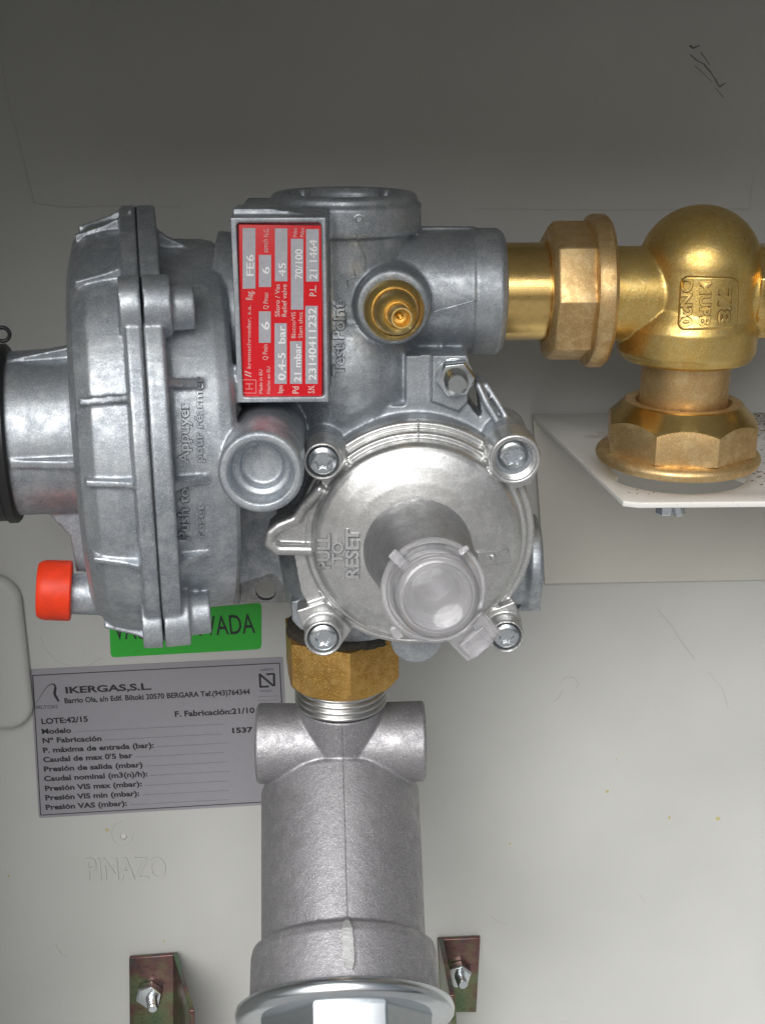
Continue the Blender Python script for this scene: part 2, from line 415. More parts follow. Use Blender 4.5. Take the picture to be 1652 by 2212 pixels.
LT('LOTE:42/15', 238, 788, 500, 773, 34, .022)
LT('F. Fabricación:21/10', 990, 746, 1440, 724, 34, .022)
LT('1537', 1314, 838, 1430, 833, 32, .03)
rows = [('Modelo', 240, 843, 405, 836), ('Nº Fabricación', 244, 895, 577, 882), ('P. máxima de entrada (bar):', 247, 950, 872, 920),
        ('Caudal de max 0\'5 bar', 248, 1003, 752, 978), ('Presión de salida (mbar)', 252, 1056, 808, 1030), ('Caudal nominal (m3(n)/h):', 253, 1110, 836, 1082),
        ('Presión VIS max (mbar):', 258, 1165, 804, 1138), ('Presión VIS min (mbar):', 260, 1218, 790, 1192), ('Presión VAS (mbar):', 262, 1272, 720, 1248)]
for s, *c in rows: LT(s, *c, 32, .024)
obj('printed_text', tx.bm, 'black', LBL, flip=False)
mb = MB()
for (s, x0, y0, x1, y1), xe in zip(rows, (1262, 1250, 1286, 1266, 1280, 1300, 1288, 1290, 1294)):
    ye = y1 - (xe - x1) * .052; nd = int((xe - x1 - 15) / 9)
    for k in range(nd):
        t = (k + .5) / nd; x = x1 + 12 + (xe - x1 - 12) * t; y = y1 - 4 + (ye - y1) * t + random.uniform(-1.5, 1.5)
        line_px(mb, K2(x, y), K2(x + 5, y), .28, -.2, .05)
for y in (634, 656): line_px(mb, K2(1455, y), K2(1572, y - 6), .12, -.2)
obj('dotted_line', mb, 'grey_ink', LBL)
tx = TX(); LT('BILTOKI', 205, 702, 328, 698, 20, .02); obj('small_print', tx.bm, 'grey_ink', LBL, flip=False); tx = TX(); LT('ASSICA', 1470, 488, 1548, 483, 13, .02); LT('PINAZO', 1470, 606, 1538, 603, 11, .0)
obj('small_print', tx.bm, 'grey_ink', LBL, flip=False)
mb = MB()
arc = [(205, 672), (225, 640), (245, 608), (268, 576), (290, 562), (308, 562), (316, 580), (312, 600), (310, 620), (322, 640), (334, 660)]
wds = [.15, .2, .25, .35, .5, .8, 1.1, 1.3, 1.2, 1.0, .3]
for (a, b, w) in zip(arc, arc[1:], wds): line_px(mb, K2(*a), K2(*b), w, -.2, .05 + random.random() * .02)
obj('printed_logo', mb, 'black', LBL); mb = MB()
def pl(pts, w):
    for i, (a, b) in enumerate(zip(pts, pts[1:])): line_px(mb, K2(*a), K2(*b), w, -.2, .05 + .004 * i)
pl([(1468, 502), (1472, 580)], 1.0); pl([(1470, 508), (1545, 572)], 1.0); pl([(1505, 507), (1550, 503)], .9); pl([(1548, 503), (1550, 574)], 1.0); pl([(1470, 578), (1520, 575)], .9)
obj('printed_logo', mb, 'black', LBL)

GRN = empty('green_sticker', P(400, 1365, 0), 'bright green sticker with black capital letters, half hidden behind the regulator housing', 'sticker')
mb = MB(); quad(mb, [(236, 1330), (565, 1302), (565, 1402), (240, 1420)], -.05, .15, 2.2)
obj('sticker_sheet', mb, 'green', GRN)
tx = TX(); tx.add('VA', (248, 1382), (296, 1380), 46, Y=-.2, ext=.06, bold=.004); tx.add('S ACTI', (300, 1380), (436, 1373), 46, Y=-.2, ext=.06, bold=.004); tx.add('VADA', (444, 1373), (552, 1367), 46, Y=-.2, ext=.06, bold=.004)
obj('printed_text', tx.bm, 'black', GRN, flip=False)

# ------------------------------------------------------------------ white shelf with the union seat
SH = empty('shelf_bracket', P(1400, 1000, 0), 'white painted steel shelf bracket with a hole under the brass elbow', 'bracket')
A0 = P(1150, 895, -3); zs = A0.z; sh_n = Vector((0, 0, 1))
def SP(x, y): return PP(x, y, Vector((0, 0, zs)), sh_n)
TH = 2.0
fl = SP(1352, 1086); flr = Vector((330, fl.y, zs)); bl = Vector((A0.x, -3, zs)); br = Vector((330, -3, zs))
YE = -88.0
HR = 25.0; hc = Vector((P(1468, 985, YE).x, SP(1468, 1067).y + 25.0, zs))
# plate with a hole: outer outline and a notched inner hole
out = [bl, SP(1160, 905), SP(1330, 1068), SP(1345, 1082), fl + Vector((4, 0, 0)), flr, br]
inner = []
for k in range(48):
    t = 2 * math.pi * k / 48; deg = math.degrees(t)
    r = HR if (200 < deg < 340 or 20 < deg < 160) else HR - 4
    if 250 < deg < 262: r = HR - 0
    inner.append(hc + Vector((math.cos(t) * r, math.sin(t) * r, 0)))
bm = bmesh.new()
def loop(pts, z): 
    vs = [bm.verts.new((p.x, p.y, z)) for p in pts]; es = [bm.edges.new((vs[i], vs[(i + 1) % len(vs)])) for i in range(len(vs))]; return vs, es
o1, e1 = loop(out, zs); i1, e2 = loop(inner, zs)
bmesh.ops.triangle_fill(bm, edges=e1 + e2, use_beauty=True, use_dissolve=False)
top_faces = bm.faces[:]
ext = bmesh.ops.extrude_face_region(bm, geom=top_faces)
bmesh.ops.translate(bm, vec=(0, 0, -TH), verts=[g for g in ext['geom'] if isinstance(g, bmesh.types.BMVert)])
obj('shelf_plate', bm, 'shelf', SH, bev=.4, angle=30)
mb = MB(); random.seed(5)
for cx, cy, n_, sp in ((1385, 1050, 26, 22), (1610, 905, 60, 30), (1645, 930, 40, 26), (1420, 1060, 14, 16), (1625, 1030, 26, 24), (1590, 895, 26, 30)):
    for _ in range(n_):
        x, y = random.gauss(cx, sp), random.gauss(cy, sp * .35); p = SP(x, y)
        if (p - hc).length < HR + 1 or p.y < fl.y + 1 or p.y > -4 or p.x < fl.x: continue
        rr0 = random.uniform(.12, .45) if cx < 1500 else random.uniform(.15, .7); k_n = 7
        mb.prism([p + Vector((math.cos(2 * math.pi * k / k_n) * rr0 * random.uniform(.5, 1.2), math.sin(2 * math.pi * k / k_n) * rr0 * random.uniform(.5, 1.2), -.02)) for k in range(k_n)], Vector((0, 0, random.uniform(.05, .3))))
soil = obj('soil_crumbs', mb, 'soil', SH); soil['kind'] = 'stuff'
mb = MB(); leg = [P(1150, 893, -3), P(1152, 930, -3), P(1176, 1262, -3), P(1176, 1262, -3) + Vector((200, 0, 1.5)), Vector((330, -3, zs - .5))]
leg = [Vector((p.x, -3, min(p.z, zs - .5))) for p in leg]
mb.prism(leg, Vector((0, 2.2, 0))); obj('wall_leg', mb, 'shelf_leg', SH, bev=.5)
BT = empty('hanging_bolt', SP(1440, 1070), 'small zinc bolt hanging under the white shelf', 'bolt')
Yb = fl.y + 4.5
def hang(px, py): 
    p = P(px, py, Yb); return Vector((p.x, Yb, zs - TH)), (zs - TH) - p.z
c, L = hang(1459, 1112); mb = MB(); mb.cyl(c, c + Vector((1.2, 0, -L)), 1.9, seg=20, e=.4); obj('shank', mb, 'zinc', BT)
c, L = hang(1434, 1110); mb = MB(); mb.cyl(c, c + Vector((0, 0, -L)), 3.0, seg=6, e=.5); obj('nut', mb, 'zinc', BT)
for o_ in BT.children: pass

# ------------------------------------------------------------------ chromated brackets at the wall
BG = 'chromated wall brackets flanking the filter'
def hexnut(mb, c, a, r, h, ri, phase=0.0):
    mb.lathe(c, a, [(ri, 0), (r * .95, 0), (r, .06 * h), (r, h * .82), (r * .9, h), (ri, h)], 6, phase)
def bracket(corners, nutpx, tip, fold_a, fold_b, label):
    root = empty('wall_bracket', P(*corners[0], 0), label, 'bracket', BG)
    mb = MB(); mb.prism([P(x, y, -1) for x, y in corners], Vector((0, -2.2, 0))); obj('plate', mb, 'chromate', root, bev=.35)
    mb = MB(); a0, a1 = P(*fold_a[0], -3.2), P(*fold_a[1], -3.2); b0, b1 = P(*fold_b[0], fold_b[2]), P(*fold_b[1], fold_b[2])
    b0.z = a0.z; b1.z = a1.z
    w = Vector((2.3 if fold_a[2] > 0 else -2.3, 0, 0)); mb.prism([a0, b0, b1, a1], w); obj('flange', mb, 'chromate', root, bev=.35)
    mb = MB(); c = P(*nutpx, -3.3); hexnut(mb, c, Vector((0, -1, 0)), mm(30, *nutpx, -5), 4.6, 0, .3); nut = obj('nut', mb, 'zinc', root, bev=.25)
    mb = MB(); e = P(*tip, -15); mb.cyl(c, e, 2.5, 2.35, 24, e=.45)
    for k in range(7): mb.lathe(c + (e - c) * (.35 + .085 * k), e - c, [(2.4, -.25), (2.62, 0), (2.4, .25)], 24)
    obj('bolt', mb, 'zinc', root)
bracket([(281, 2064), (384, 2056), (388, 2300), (283, 2300)], (325, 2142), (331, 2180),
        ((384, 2058), (384, 2300), -1), ((421, 2180), (421, 2320), -42), 'purple and green chromated steel bracket with a nut left of the filter')
bracket([(944, 2024), (1036, 2020), (1027, 2180), (950, 2180)], (988, 2098), (1000, 2128),
        ((946, 2026), (955, 2300), 1), ((972, 2140), (990, 2360), -42), 'purple and green chromated steel bracket with a nut, right of the filter')

# ------------------------------------------------------------------ the regulator
YA = -88.0
REG = empty('gas_regulator', P(745, 900, YA), 'grey cast metal gas pressure regulator with a red rating plate and a round silver cover', 'regulator')
# diaphragm housing: axis HX, seam plane through the camera as in the photograph
az = YAW + math.degrees(math.atan((320 - CX) / F))
HX = Vector((math.cos(R_(az)), -math.sin(R_(az)), 0)); HY = Vector((math.sin(R_(az)), math.cos(R_(az)), 0))   # HY points away
HO = PP(324, 922, Vector((0, YA, 0)), Vector((0, 1, 0)))
HZ = Vector((0, 0, 1))
def hp(x, phi, r):              # point in housing frame: x along axis, phi up from the front
    return HO + HX * x + (-HY * math.cos(R_(phi)) + HZ * math.sin(R_(phi))) * r
def gusset(mb, phi, x0, x1, r0, r1, t=1.3):       # thin triangular rib, tall at the flange
    tg = (HY * math.sin(R_(phi)) + HZ * math.cos(R_(phi)))
    pts = [hp(x0, phi, r0 - 8), hp(x0, phi, r1), hp(x0 + (x1 - x0) * .35, phi, r1 - (r1 - r0) * .5), hp(x1, phi, r0 - .5), hp(x1, phi, r0 - 8)]
    mb.prism([p - tg * t for p in pts], tg * 2 * t)
# left half
mb = MB()
mb.lathe(HO, -HX, [(0, -.0), (71.5, 0), (72, .5), (72, 4.2), (71.5, 4.8), (67.5, 5), (67, 10), (65.5, 15.5), (61.5, 20), (54, 22), (40, 22.5), (30, 21), (0, 21)], 160)
for phi in (45, -45, 135, -135):
    mb.cyl(hp(0, phi, 69), hp(-6, phi, 69), 8.8, 8.5, 40)
for phi in (80, 56, 22, 2, -20, -62, 100, 120): gusset(mb, phi, -4, -18.5, 66.5, 71.5, 1.0)
for phi in (80,): gusset(mb, phi, -1, -20.5, 60, 74, 1.2)
# spring barrel
mb.lathe(HO - HX * 16, -HX, [(0, 0), (30, 0), (28.5, 6), (27.4, 9), (26.8, 31), (26, 32), (0, 32)], 120)
for phi in (-5, 75, -95):
    tg = (HY * math.sin(R_(phi)) + HZ * math.cos(R_(phi)))
    pts = [hp(-21, phi, 20), hp(-21, phi, 31.5), hp(-24, phi, 31), hp(-43, phi, 27.4), hp(-43, phi, 20)]
    mb.prism([p - tg * 1.4 for p in pts], tg * 2.8)
# web down to the vent tube
wb = [(58, 1085), (105, 1110), (152, 1160), (165, 1235), (240, 1240), (240, 1060), (60, 1060)]
hpl = (HO - HY * 12, HY)
mb.prism([PP(x, y, *hpl) for x, y in wb], HY * 14)
vc0 = PP(250, 1283, HO - HY * 22, HY); vc1 = PP(150, 1283, HO - HY * 22, HY)
mb.cyl(vc1, vc0, 6.6, 7.2, 48)
left = obj('housing_cover', mb, 'cast', REG, vox=.5, smooth=2)
# right half
mb = MB()
mb.lathe(HO + HX * .25, HX, [(0, 0), (71.5, 0), (72, .5), (72, 5.2), (71.5, 5.8), (62.5, 6), (61.5, 7), (61, 20), (60.3, 23.5), (58.5, 25), (50, 25.5), (0, 25.5)], 160)
for phi in (45, -45, 135, -135):
    mb.cyl(hp(.7, phi, 69), hp(8.5, phi, 69), 8.8, 8.6, 40)
    mb.cyl(hp(6, phi, 68), hp(15, phi, 68), 6.8, 6.4, 40)
for phi in (26, 0, -24, 80): gusset(mb, phi, 5, 17, 61.5, 68, 1.3)
# block behind the rating plate and the main tube
YN = -134.0
def pbox(mb, x0, y0, x1, y1, Y, depth):
    mb.prism([P(x0, y0, Y), P(x1, y0, Y), P(x1, y1, Y), P(x0, y1, Y)], Vector((0, depth, 0)))
tl, br_ = P(512, 462, YN), P(704, 866, YN)
fx0, fx1, fz0, fz1 = P(506, 660, YN).x, P(708, 660, YN).x, P(600, 868, YN).z, P(600, 468, YN).z
mb.prism([Vector((fx0, YN + 1.5, fz0)), Vector((fx1, YN + 1.5, fz0)), Vector((fx1, YN + 1.5, fz1)), Vector((fx0, YN + 1.5, fz1))], Vector((0, 60, 0)))
for a, b in (((fx0, fz0), (fx0, fz1)), ((fx1 - 1.6, fz0), (fx1 - 1.6, fz1))):
    mb.prism([Vector((a[0], YN - 1, a[1])), Vector((a[0] + 1.6, YN - 1, a[1])), Vector((a[0] + 1.6, YN - 1, b[1])), Vector((a[0], YN - 1, b[1]))], Vector((0, 5, 0)))
for z in (fz0, fz1 - 1.7):
    mb.prism([Vector((fx0, YN - 1, z)), Vector((fx1, YN - 1, z)), Vector((fx1, YN - 1, z + 1.7)), Vector((fx0, YN - 1, z + 1.7))], Vector((0, 5, 0)))
tagtop = [P(503, 450, YN + 3), P(585, 450, YN + 3), P(700, 466, YN + 3), P(700, 500, YN + 3), P(503, 500, YN + 3)]
mb.prism(tagtop, Vector((0, 12, 0)))
TXC = P(744, 500, YA).x
def tz(py): return P(745, py, YA).z
# main vertical tube and its top socket
T = lambda z, y=YA: Vector((TXC, y, z))
rt = mm(166, 745, 460, YA)
zt = P(745, 414, YA).z
mb.lathe(T(tz(900)), Vector((0, 0, 1)), [(0, 0), (24, 0), (24, 12), (23, 25), (21.6, tz(505) - tz(900) - 2), (21.8, tz(500) - tz(900)), (rt - .4, tz(498) - tz(900)), (rt, tz(492) - tz(900)), (rt, tz(440) - tz(900)), (rt - .6, tz(434) - tz(900)),
         (rt - 1.2, tz(432) - tz(900)), (rt - 1.4, tz(421) - tz(900)), (rt - 3, zt - tz(900)), (rt - 5, zt - tz(900)), (rt - 6.3, zt - tz(900) - 2), (rt - 6.6, zt - tz(900) - 12), (0, zt - tz(900) - 12)], 120)
for k in range(4):
    t = R_(45 + 90 * k); c = T(zt - 4) + Vector((math.cos(t), math.sin(t), 0)) * (rt - 6)
    mb.box(c, 2.2, 2.2, 7.5, Matrix.Rotation(t, 3, 'Z'))
# lower body
mb.lathe(T(tz(1368)), Vector((0, 0, 1)), [(0, 0), (16, 0), (18, 6), (22, 16), (24, 30), (25, tz(880) - tz(1368)), (0, tz(880) - tz(1368) + 4)], 96)
mb.cyl(T(tz(700)) + Vector((-40, 0, 0)), T(tz(700)), 30, 24, 80)
mb.sphere(T(tz(790)), 27, 64, (1, 1.05, 1.15))
# right port
PZ = P(1090, 630, YA).z; px1 = P(1092, 630, YA - 10).x
rp = mm(134, 1000, 630, YA)
xs_ = P(1030, 630, YA - 20).x
mb.lathe(Vector((TXC, YA, PZ)), Vector((1, 0, 0)), [(0, 0), (rp - 1, 0), (rp - .6, xs_ - TXC - .5), (rp + .1, xs_ - TXC), (rp + .1, px1 - TXC - 2), (rp - 1.6, px1 - TXC), (16.8, px1 - TXC), (16.5, px1 - TXC - 3), (0, px1 - TXC - 3)], 120)
mb.prism([P(908, 490, YA), P(1028, 490, YA), P(1028, 520, YA), P(908, 520, YA)], Vector((0, 3, 0)))
# test point boss
tb = P(848, 664, -114)
mb.lathe(Vector((tb.x, YA, tb.z)), Vector((0, -1, 0)), [(0, 0), (14, 0), (13.0, 12), (12.0, 20), (11.5, 26), (10.6, 26.8), (0, 26.8)], 80)
# lug with the side bolt
mb.prism([P(876, 768, -112), P(930, 766, -112), P(1005, 766, -112), P(1012, 800, -112), P(1008, 905, -112), P(876, 905, -112)], Vector((0, 20, 0)))
mb.prism([P(932, 768, -114), P(1010, 768, -114), P(1018, 800, -114), P(1010, 868, -114), P(990, 890, -114), P(932, 868, -114)], Vector((0, 8, 0)))
# body drum behind the round cover
CC = P(897, 1150, -124)
mb.lathe(CC + Vector((0, 36, 0)), Vector((0, -1, 0)), [(0, 0), (24, 0), (31, 8), (35.5, 16), (36, 30), (37.4, 31), (37.4, 36), (0, 36)], 120)
mb.cyl(P(905, 1000, -90), P(905, 880, -90), 20, 15, 60)
# shoulders between tube and drum
mb.prism([P(780, 880, -112), P(1010, 870, -112), P(1080, 960, -112), P(1000, 1010, -112), P(760, 1010, -112), P(680, 950, -112)], Vector((0, 22, 0)))
# screw bosses of the body
def boss(mb, px, py, r, Y0=-130, d=26): 
    c = P(px, py, Y0); mb.cyl(c, c + Vector((0, d, 0)), r, r * 1.03, 40)
for px, py, r in ((699, 992, 5.8), (700, 1374, 6.0), (1088, 1371, 5.6)): boss(mb, px, py, r)
boss(mb, 1108, 985, 7.4, -132, 30)
mb.prism([P(668, 965, -121), P(740, 960, -121), P(745, 1040, -121), P(690, 1040, -121), P(668, 1000, -121)], Vector((0, 22, 0)))
# arm from the side bolt to the upper right screw
arm = [(1030, 826), (1048, 828), (1066, 860), (1130, 948), (1100, 985), (1062, 960), (1040, 900)]
mb.prism([P(x, y, -112) for x, y in arm], Vector((0, 12, 0)))
mb.path([P(1032, 832, -113), P(1050, 870, -115), P(1095, 945, -118)], 1.3, 12)
mb.path([P(1050, 832, -112), P(1080, 880, -114), P(1118, 945, -117)], 1.1, 12)
# right side port of the drum
sp_ = P(1120, 1212, -92)
mb.lathe(Vector((CC.x + 20, -92, sp_.z)), Vector((1, 0, 0)), [(0, 0), (15, 0), (15, P(1168, 1212, -100).x - CC.x - 26), (16.5, P(1168, 1212, -100).x - CC.x - 24), (16.5, P(1168, 1212, -100).x - CC.x - 21), (15, P(1168, 1212, -100).x - CC.x - 20), (0, P(1168, 1212, -100).x - CC.x - 20)], 80)
mb.prism([P(1130, 1300, -95), P(1168, 1300, -95), P(1168, 1322, -95), P(1112, 1322, -95)], Vector((0, 10, 0)))
# bottom lug
c = P(899, 1382, -112); mb.cyl(c, c + Vector((0, 18, 0)), mm(56, 900, 1382, -112), seg=48)
mb.prism([P(850, 1300, -111.5), P(950, 1300, -111.5), P(948, 1375, -111.5), P(850, 1375, -111.5)], Vector((0, 16, 0)))
# lower left web and lug
mb.prism([P(515, 870, -80), P(720, 870, -80), P(720, 1290, -80), P(640, 1300, -80), P(590, 1240, -80), P(515, 1262, -80)], Vector((0, 16, 0)))
mb.prism([P(628, 1300, -104), P(700, 1290, -104), P(712, 1350, -104), P(650, 1362, -104), P(630, 1340, -104)], Vector((0, 14, 0)))
# reset cup
rc0 = P(563, 1022, -158); rcr = mm(93, 563, 1022, -158)
mb.lathe(rc0 + Vector((0, 52, 0)), Vector((0, -1, 0)), [(0, 0), (rcr - 1.2, 0), (rcr - .2, 40), (rcr, 51), (rcr - .8, 52), (rcr - 2.6, 52), (rcr - 3.2, 51), (rcr - 3.6, 46.5), (rcr - 5.6, 45.8), (rcr - 6.0, 43.2), (0, 43.2)], 96)
body = obj('valve_body', mb, 'cast', REG, vox=.5, smooth=2)
# gasket line between the two halves
mb = MB(); mb.lathe(HO + HX * -.3, HX, [(0, 0), (71.55, 0), (71.55, .9), (0, .9)], 160); obj('gasket', mb, 'gasket', REG)
# machined joint lines, cast seams
bt = bvh(body)
lt = bvh(left)
def on_body(px, py, tree=None, lift=0.0):
    d = ray(px, py); h = (tree or bt).ray_cast(CAMP, d, 900)
    return (h[0] - d * lift) if h[0] else P(px, py, -110)
def seam(name, pts, r, mat='cast', tree=None, n=14, lift=0.0):
    mb = MB(); q = []
    for a, b in zip(pts, pts[1:]):
        for k in range(n): q.append(on_body(a[0] + (b[0] - a[0]) * k / n, a[1] + (b[1] - a[1]) * k / n, tree, lift))
    q.append(on_body(*pts[-1], tree, lift)); 
    q2 = [q[0]]
    for p in q[1:]:
        if (p - q2[-1]).length < 6: q2.append(p)
    mb.path(q2, r, 8); return obj(name, mb, mat, REG)
seam('casting_seam', [(768, 505), (790, 560), (788, 585)], .32)
seam('casting_seam', [(765, 582), (768, 598), (750, 606), (752, 616)], .28)
seam('casting_seam', [(932, 655), (936, 674), (1030, 648)], .3)
seam('casting_seam', [(930, 770), (930, 862)], .35)
mb = MB(); c = on_body(775, 473); mb.lathe(c + Vector((0, .6, 0)), Vector((0, -1, 0)), [(0, 0), (1.5, 0), (1.5, 1.0), (1.1, 1.1), (.8, .8), (0, .75)], 24); obj('witness_dot', mb, 'cast', REG)

# embossed lettering on the castings
ftree = bvh(body)
hpln = (HO - HY * 61, HY)
HPL = dict(pl=hpln); YT = dict(Y=-112)
cast_text([('Push to', (408, 1166), (408, 1054), 22, HPL), ('reset', (441, 1162), (441, 1090), 17, HPL), ('Appuyer', (408, 1002), (408, 868), 22, HPL), ('pour réarmer', (438, 998), (438, 812), 17, HPL)], 'cast', 'edge_shade_grey', REG, ftree, lift=.8, bold=.02)
cast_text([('Test Point', (744, 812), (744, 652), 25, YT)], 'cast', 'edge_shade_grey', REG, ftree, lift=.9, bold=.02)

# black dust band and wire ring on the spring barrel
mb = MB()
mb.lathe(HO - HX * 43.5, -HX, [(26, 0), (28.6, 0), (29.4, .8), (29.4, 3.2), (28.6, 4), (28.4, 10), (0, 10), (0, 9)], 120)
obj('rubber_end_cap', mb, 'rubber', REG)
mb = MB(); c = PP(6, 722, HO - HY * 2, HY); pts = []
for k in range(15):
    t = R_(-110 + 240 * k / 14); pts.append(c + HX * (2.2 * math.cos(t)) + HZ * (2.2 * math.sin(t)))
mb.path(pts, .65, 10); obj('wire_loop', mb, 'rubber', REG)
# red vent cap
rc = PP(118, 1272, HO - HY * 22, HY); rr_ = mm(65, 118, 1272, rc.y)
e1_ = PP(156, 1276, HO - HY * 22, HY); e0_ = PP(80, 1274, HO - HY * 22, HY)
mb = MB(); L = (e1_ - e0_).length
mb.lathe(e0_, e1_ - e0_, [(0, .5), (rr_ - 2.6, .1), (rr_ - 1.2, .3), (rr_ - .3, 1.6), (rr_, 3), (rr_ + .1, L - .5), (rr_ - .4, L), (rr_ - 1.6, L), (0, L - .2)], 80)
obj('red_vent_cap', mb, 'red_cap', REG)

# rating plate
K5 = lambda x, y: ((590 + x / 4.706) / 1.1719, (550 + y / 4.706) / 1.1719)
YP = YN + .1
mb = MB(); mb.prism([P(*K5(*p), YP) for p in ((66, 86), (1064, 100), (1058, 2150), (98, 2140))], Vector((0, 1.6, 0)))
plate = obj('rating_plate', mb, 'red_plate', REG, bev=.15)
plate['label'] = 'red rating plate with silver fields, set upright'
mb = MB()
for x0, y0, x1, y1 in ((115, 128, 268, 850), (308, 448, 455, 830), (308, 1120, 450, 1495), (500, 132, 648, 762), (495, 1262, 640, 1983), (690, 255, 838, 1100), (680, 1475, 822, 1983), (870, 140, 1022, 765), (862, 1055, 1008, 1983)):
    mb.prism([P(*K5(*p), YP) for p in ((x0, y0), (x1, y0), (x1, y1), (x0, y1))], Vector((0, -.1, 0)))
obj('data_field', mb, 'silver_ink', plate)
tx = TX(); KT = lambda s, bx, ya, yb, h, b=.0: tx.add(s, K5(bx, ya), K5(bx, yb), h / 5.515, Y=YP, ext=.1, bold=b)
KT('//', 215, 1905, 1830, 75, .02); KT('kromschroeder, s.a.', 212, 1800, 1050, 46, .0); KT('Reg.', 236, 985, 875, 82, .01)
KT('Made in EU', 350, 2100, 1815, 40); KT('Hecho en EU', 442, 2100, 1780, 40); KT('Q Pmin', 412, 1700, 1515, 58); KT('Q Pmax', 418, 1095, 895, 58)
KT('stmch', 415, 420, 262, 60); KT('N.G.', 425, 235, 130, 60)
KT('bpu', 590, 2095, 2005, 60, .01); KT('Sfioro / Vas', 556, 1185, 798, 56, .008); KT('Relief valve', 638, 1185, 798, 56, .008)
KT('Pd', 782, 2100, 2015, 75, .015); KT('Blocco/VIS', 745, 1440, 1128, 52); KT('Slam shut', 828, 1440, 1128, 52); KT('Pdso', 760, 235, 130, 46); KT('Pdsu', 845, 235, 130, 46)
KT('S.N.', 968, 2095, 2005, 75, .012); KT('P.L.', 990, 940, 812, 80, .015)
obj('printed_text', tx.bm, 'white_ink', plate, flip=False)
mb = MB()
lp = [K5(112, 1935), K5(275, 1938), K5(275, 2095), K5(115, 2092)]
for i in range(4): line_px(mb, lp[i], lp[(i + 1) % 4], .28, YP, .1 + .01 * i)
for y in (1985, 2045): line_px(mb, K5(150, y), K5(240, y), .3, YP, .08)
line_px(mb, K5(195, 1975), K5(195, 2055), .3, YP, .09)
obj('printed_emblem', mb, plain('faded_pink_print', (.72, .2, .2), .5), plate)
tx = TX(); K6 = lambda s, bx, ya, yb, h, b=.01: tx.add(s, K5(bx, ya), K5(bx, yb), h / 5.515, Y=YP - .1, ext=.22, bold=b)
K6('FE6', 248, 700, 445, 88); K6('6', 435, 675, 590, 90); K6('6', 432, 1340, 1245, 92); K6('45', 628, 705, 545, 85)
K6('0,4-5  bar', 622, 1940, 1290, 85); K6('21 mbar', 808, 1960, 1510, 80); K6('70/100', 826, 735, 380, 85)
K6('23140411232', 988, 1940, 1080, 88); K6('21 1464', 1000, 740, 270, 90)
obj('stamped_text', tx.bm, 'stamp', plate, flip=False)

# brass test nozzle
NA, NB = P(850, 671, -118), P(868, 688, -150)
ax = (P(866, 686, -146) - P(849, 668, -118)); n0 = P(849, 668, -118.5)
k_ = mm(1, 850, 670, -125)
TN = obj('test_nozzle', MB().lathe(n0, ax, [(0, 0), (66 * k_, 0), (66 * k_, 5.2), (65 * k_, 6.2), (59 * k_, 8.0), (53 * k_, 8.8), (51 * k_, 6.5), (48 * k_, 6.5), (47 * k_, 13), (45 * k_, 15), (39 * k_, 17.4), (31 * k_, 18.4), (28 * k_, 18.2), (26 * k_, 16.8), (23.5 * k_, 16.8), (22.5 * k_, 29.4), (21 * k_, 30.2), (18 * k_, 30.2), (16.5 * k_, 29.4), (16.5 * k_, 20), (0, 20)], 72), 'brass_cast', REG, angle=50)
mb = MB(); mb.lathe(n0 + ax.normalized() * 20, ax, [(0, 0), (8 * k_, 0), (7 * k_, 5), (0, 6)], 20); obj('needle', mb, 'brass_turned', TN)

# side bolt
sb = P(981, 811, -114)
mb = MB(); mb.cyl(sb, sb + Vector((0, -1.2, 0)), mm(41, 981, 811, -114), seg=48, e=.2); hexnut(mb, sb + Vector((0, -1.2, 0)), Vector((0, -1, 0)), mm(43, 981, 811, -116), 5.6, 0, .1)
nb = obj('nut', mb, 'zinc', REG, bev=.3)
mb = MB(); e = P(987, 830, -130); mb.cyl(sb, e, mm(23, 985, 828, -128), seg=32, e=.6)
for k in range(8): mb.lathe(sb + (e - sb) * (.42 + .07 * k), e - sb, [(3.3, -.3), (3.6, 0), (3.3, .3)], 32)
obj('bolt', mb, 'zinc', REG)

# ---- round cover
YC = CC.y
cov = MB(); A_ = Vector((0, -1, 0))
cov.lathe(CC, A_, [(0, -1), (37.2, -1), (37.4, 1), (37.2, 3.2), (36.4, 4.0), (35.4, 3.4), (34.9, 3.6), (34.6, 5.8), (33.9, 6.6), (33.0, 6.2), (32.5, 6.6), (32.2, 9.2), (31.5, 10.6), (30.0, 11.6), (26, 13.2), (21, 14.6), (17, 15.4), (10, 16), (0, 16)], 144)
def cboss(mb, px, py, r, ri, dp, Y=-137, back=12):
    c = P(px, py, Y); mb.lathe(c + Vector((0, back, 0)), A_, [(0, 0), (r + .2, 0), (r, back - .6), (r - .5, back), (ri + .4, back), (ri, back - .5), (ri, back - dp), (0, back - dp)], 48); return c
SCR = []
for px, py, r, ri, dp in ((697, 998, 5.9, 4.9, 2.6), (1112, 994, 7.9, 6.4, 6.5), (698, 1381, 6.0, 5.0, 2.6), (1094, 1377, 5.6, 4.7, 2.6)):
    SCR.append((cboss(cov, px, py, r, ri, dp), dp, ri))
# ears linking bosses to the rim
def ear(pts, Y=-131, d=8): cov.prism([P(x, y, Y) for x, y in pts], Vector((0, d, 0)))
ear([(665, 968), (742, 965), (760, 1040), (715, 1080), (690, 1035), (662, 1000)])
ear([(1045, 965), (1085, 945), (1150, 960), (1165, 1000), (1148, 1045), (1100, 1060), (1050, 1020)])
ear([(640, 1320), (700, 1300), (760, 1360), (738, 1392), (700, 1400), (665, 1390), (655, 1360)])
ear([(1060, 1320), (1110, 1300), (1130, 1350), (1120, 1395), (1075, 1385), (1040, 1350)])
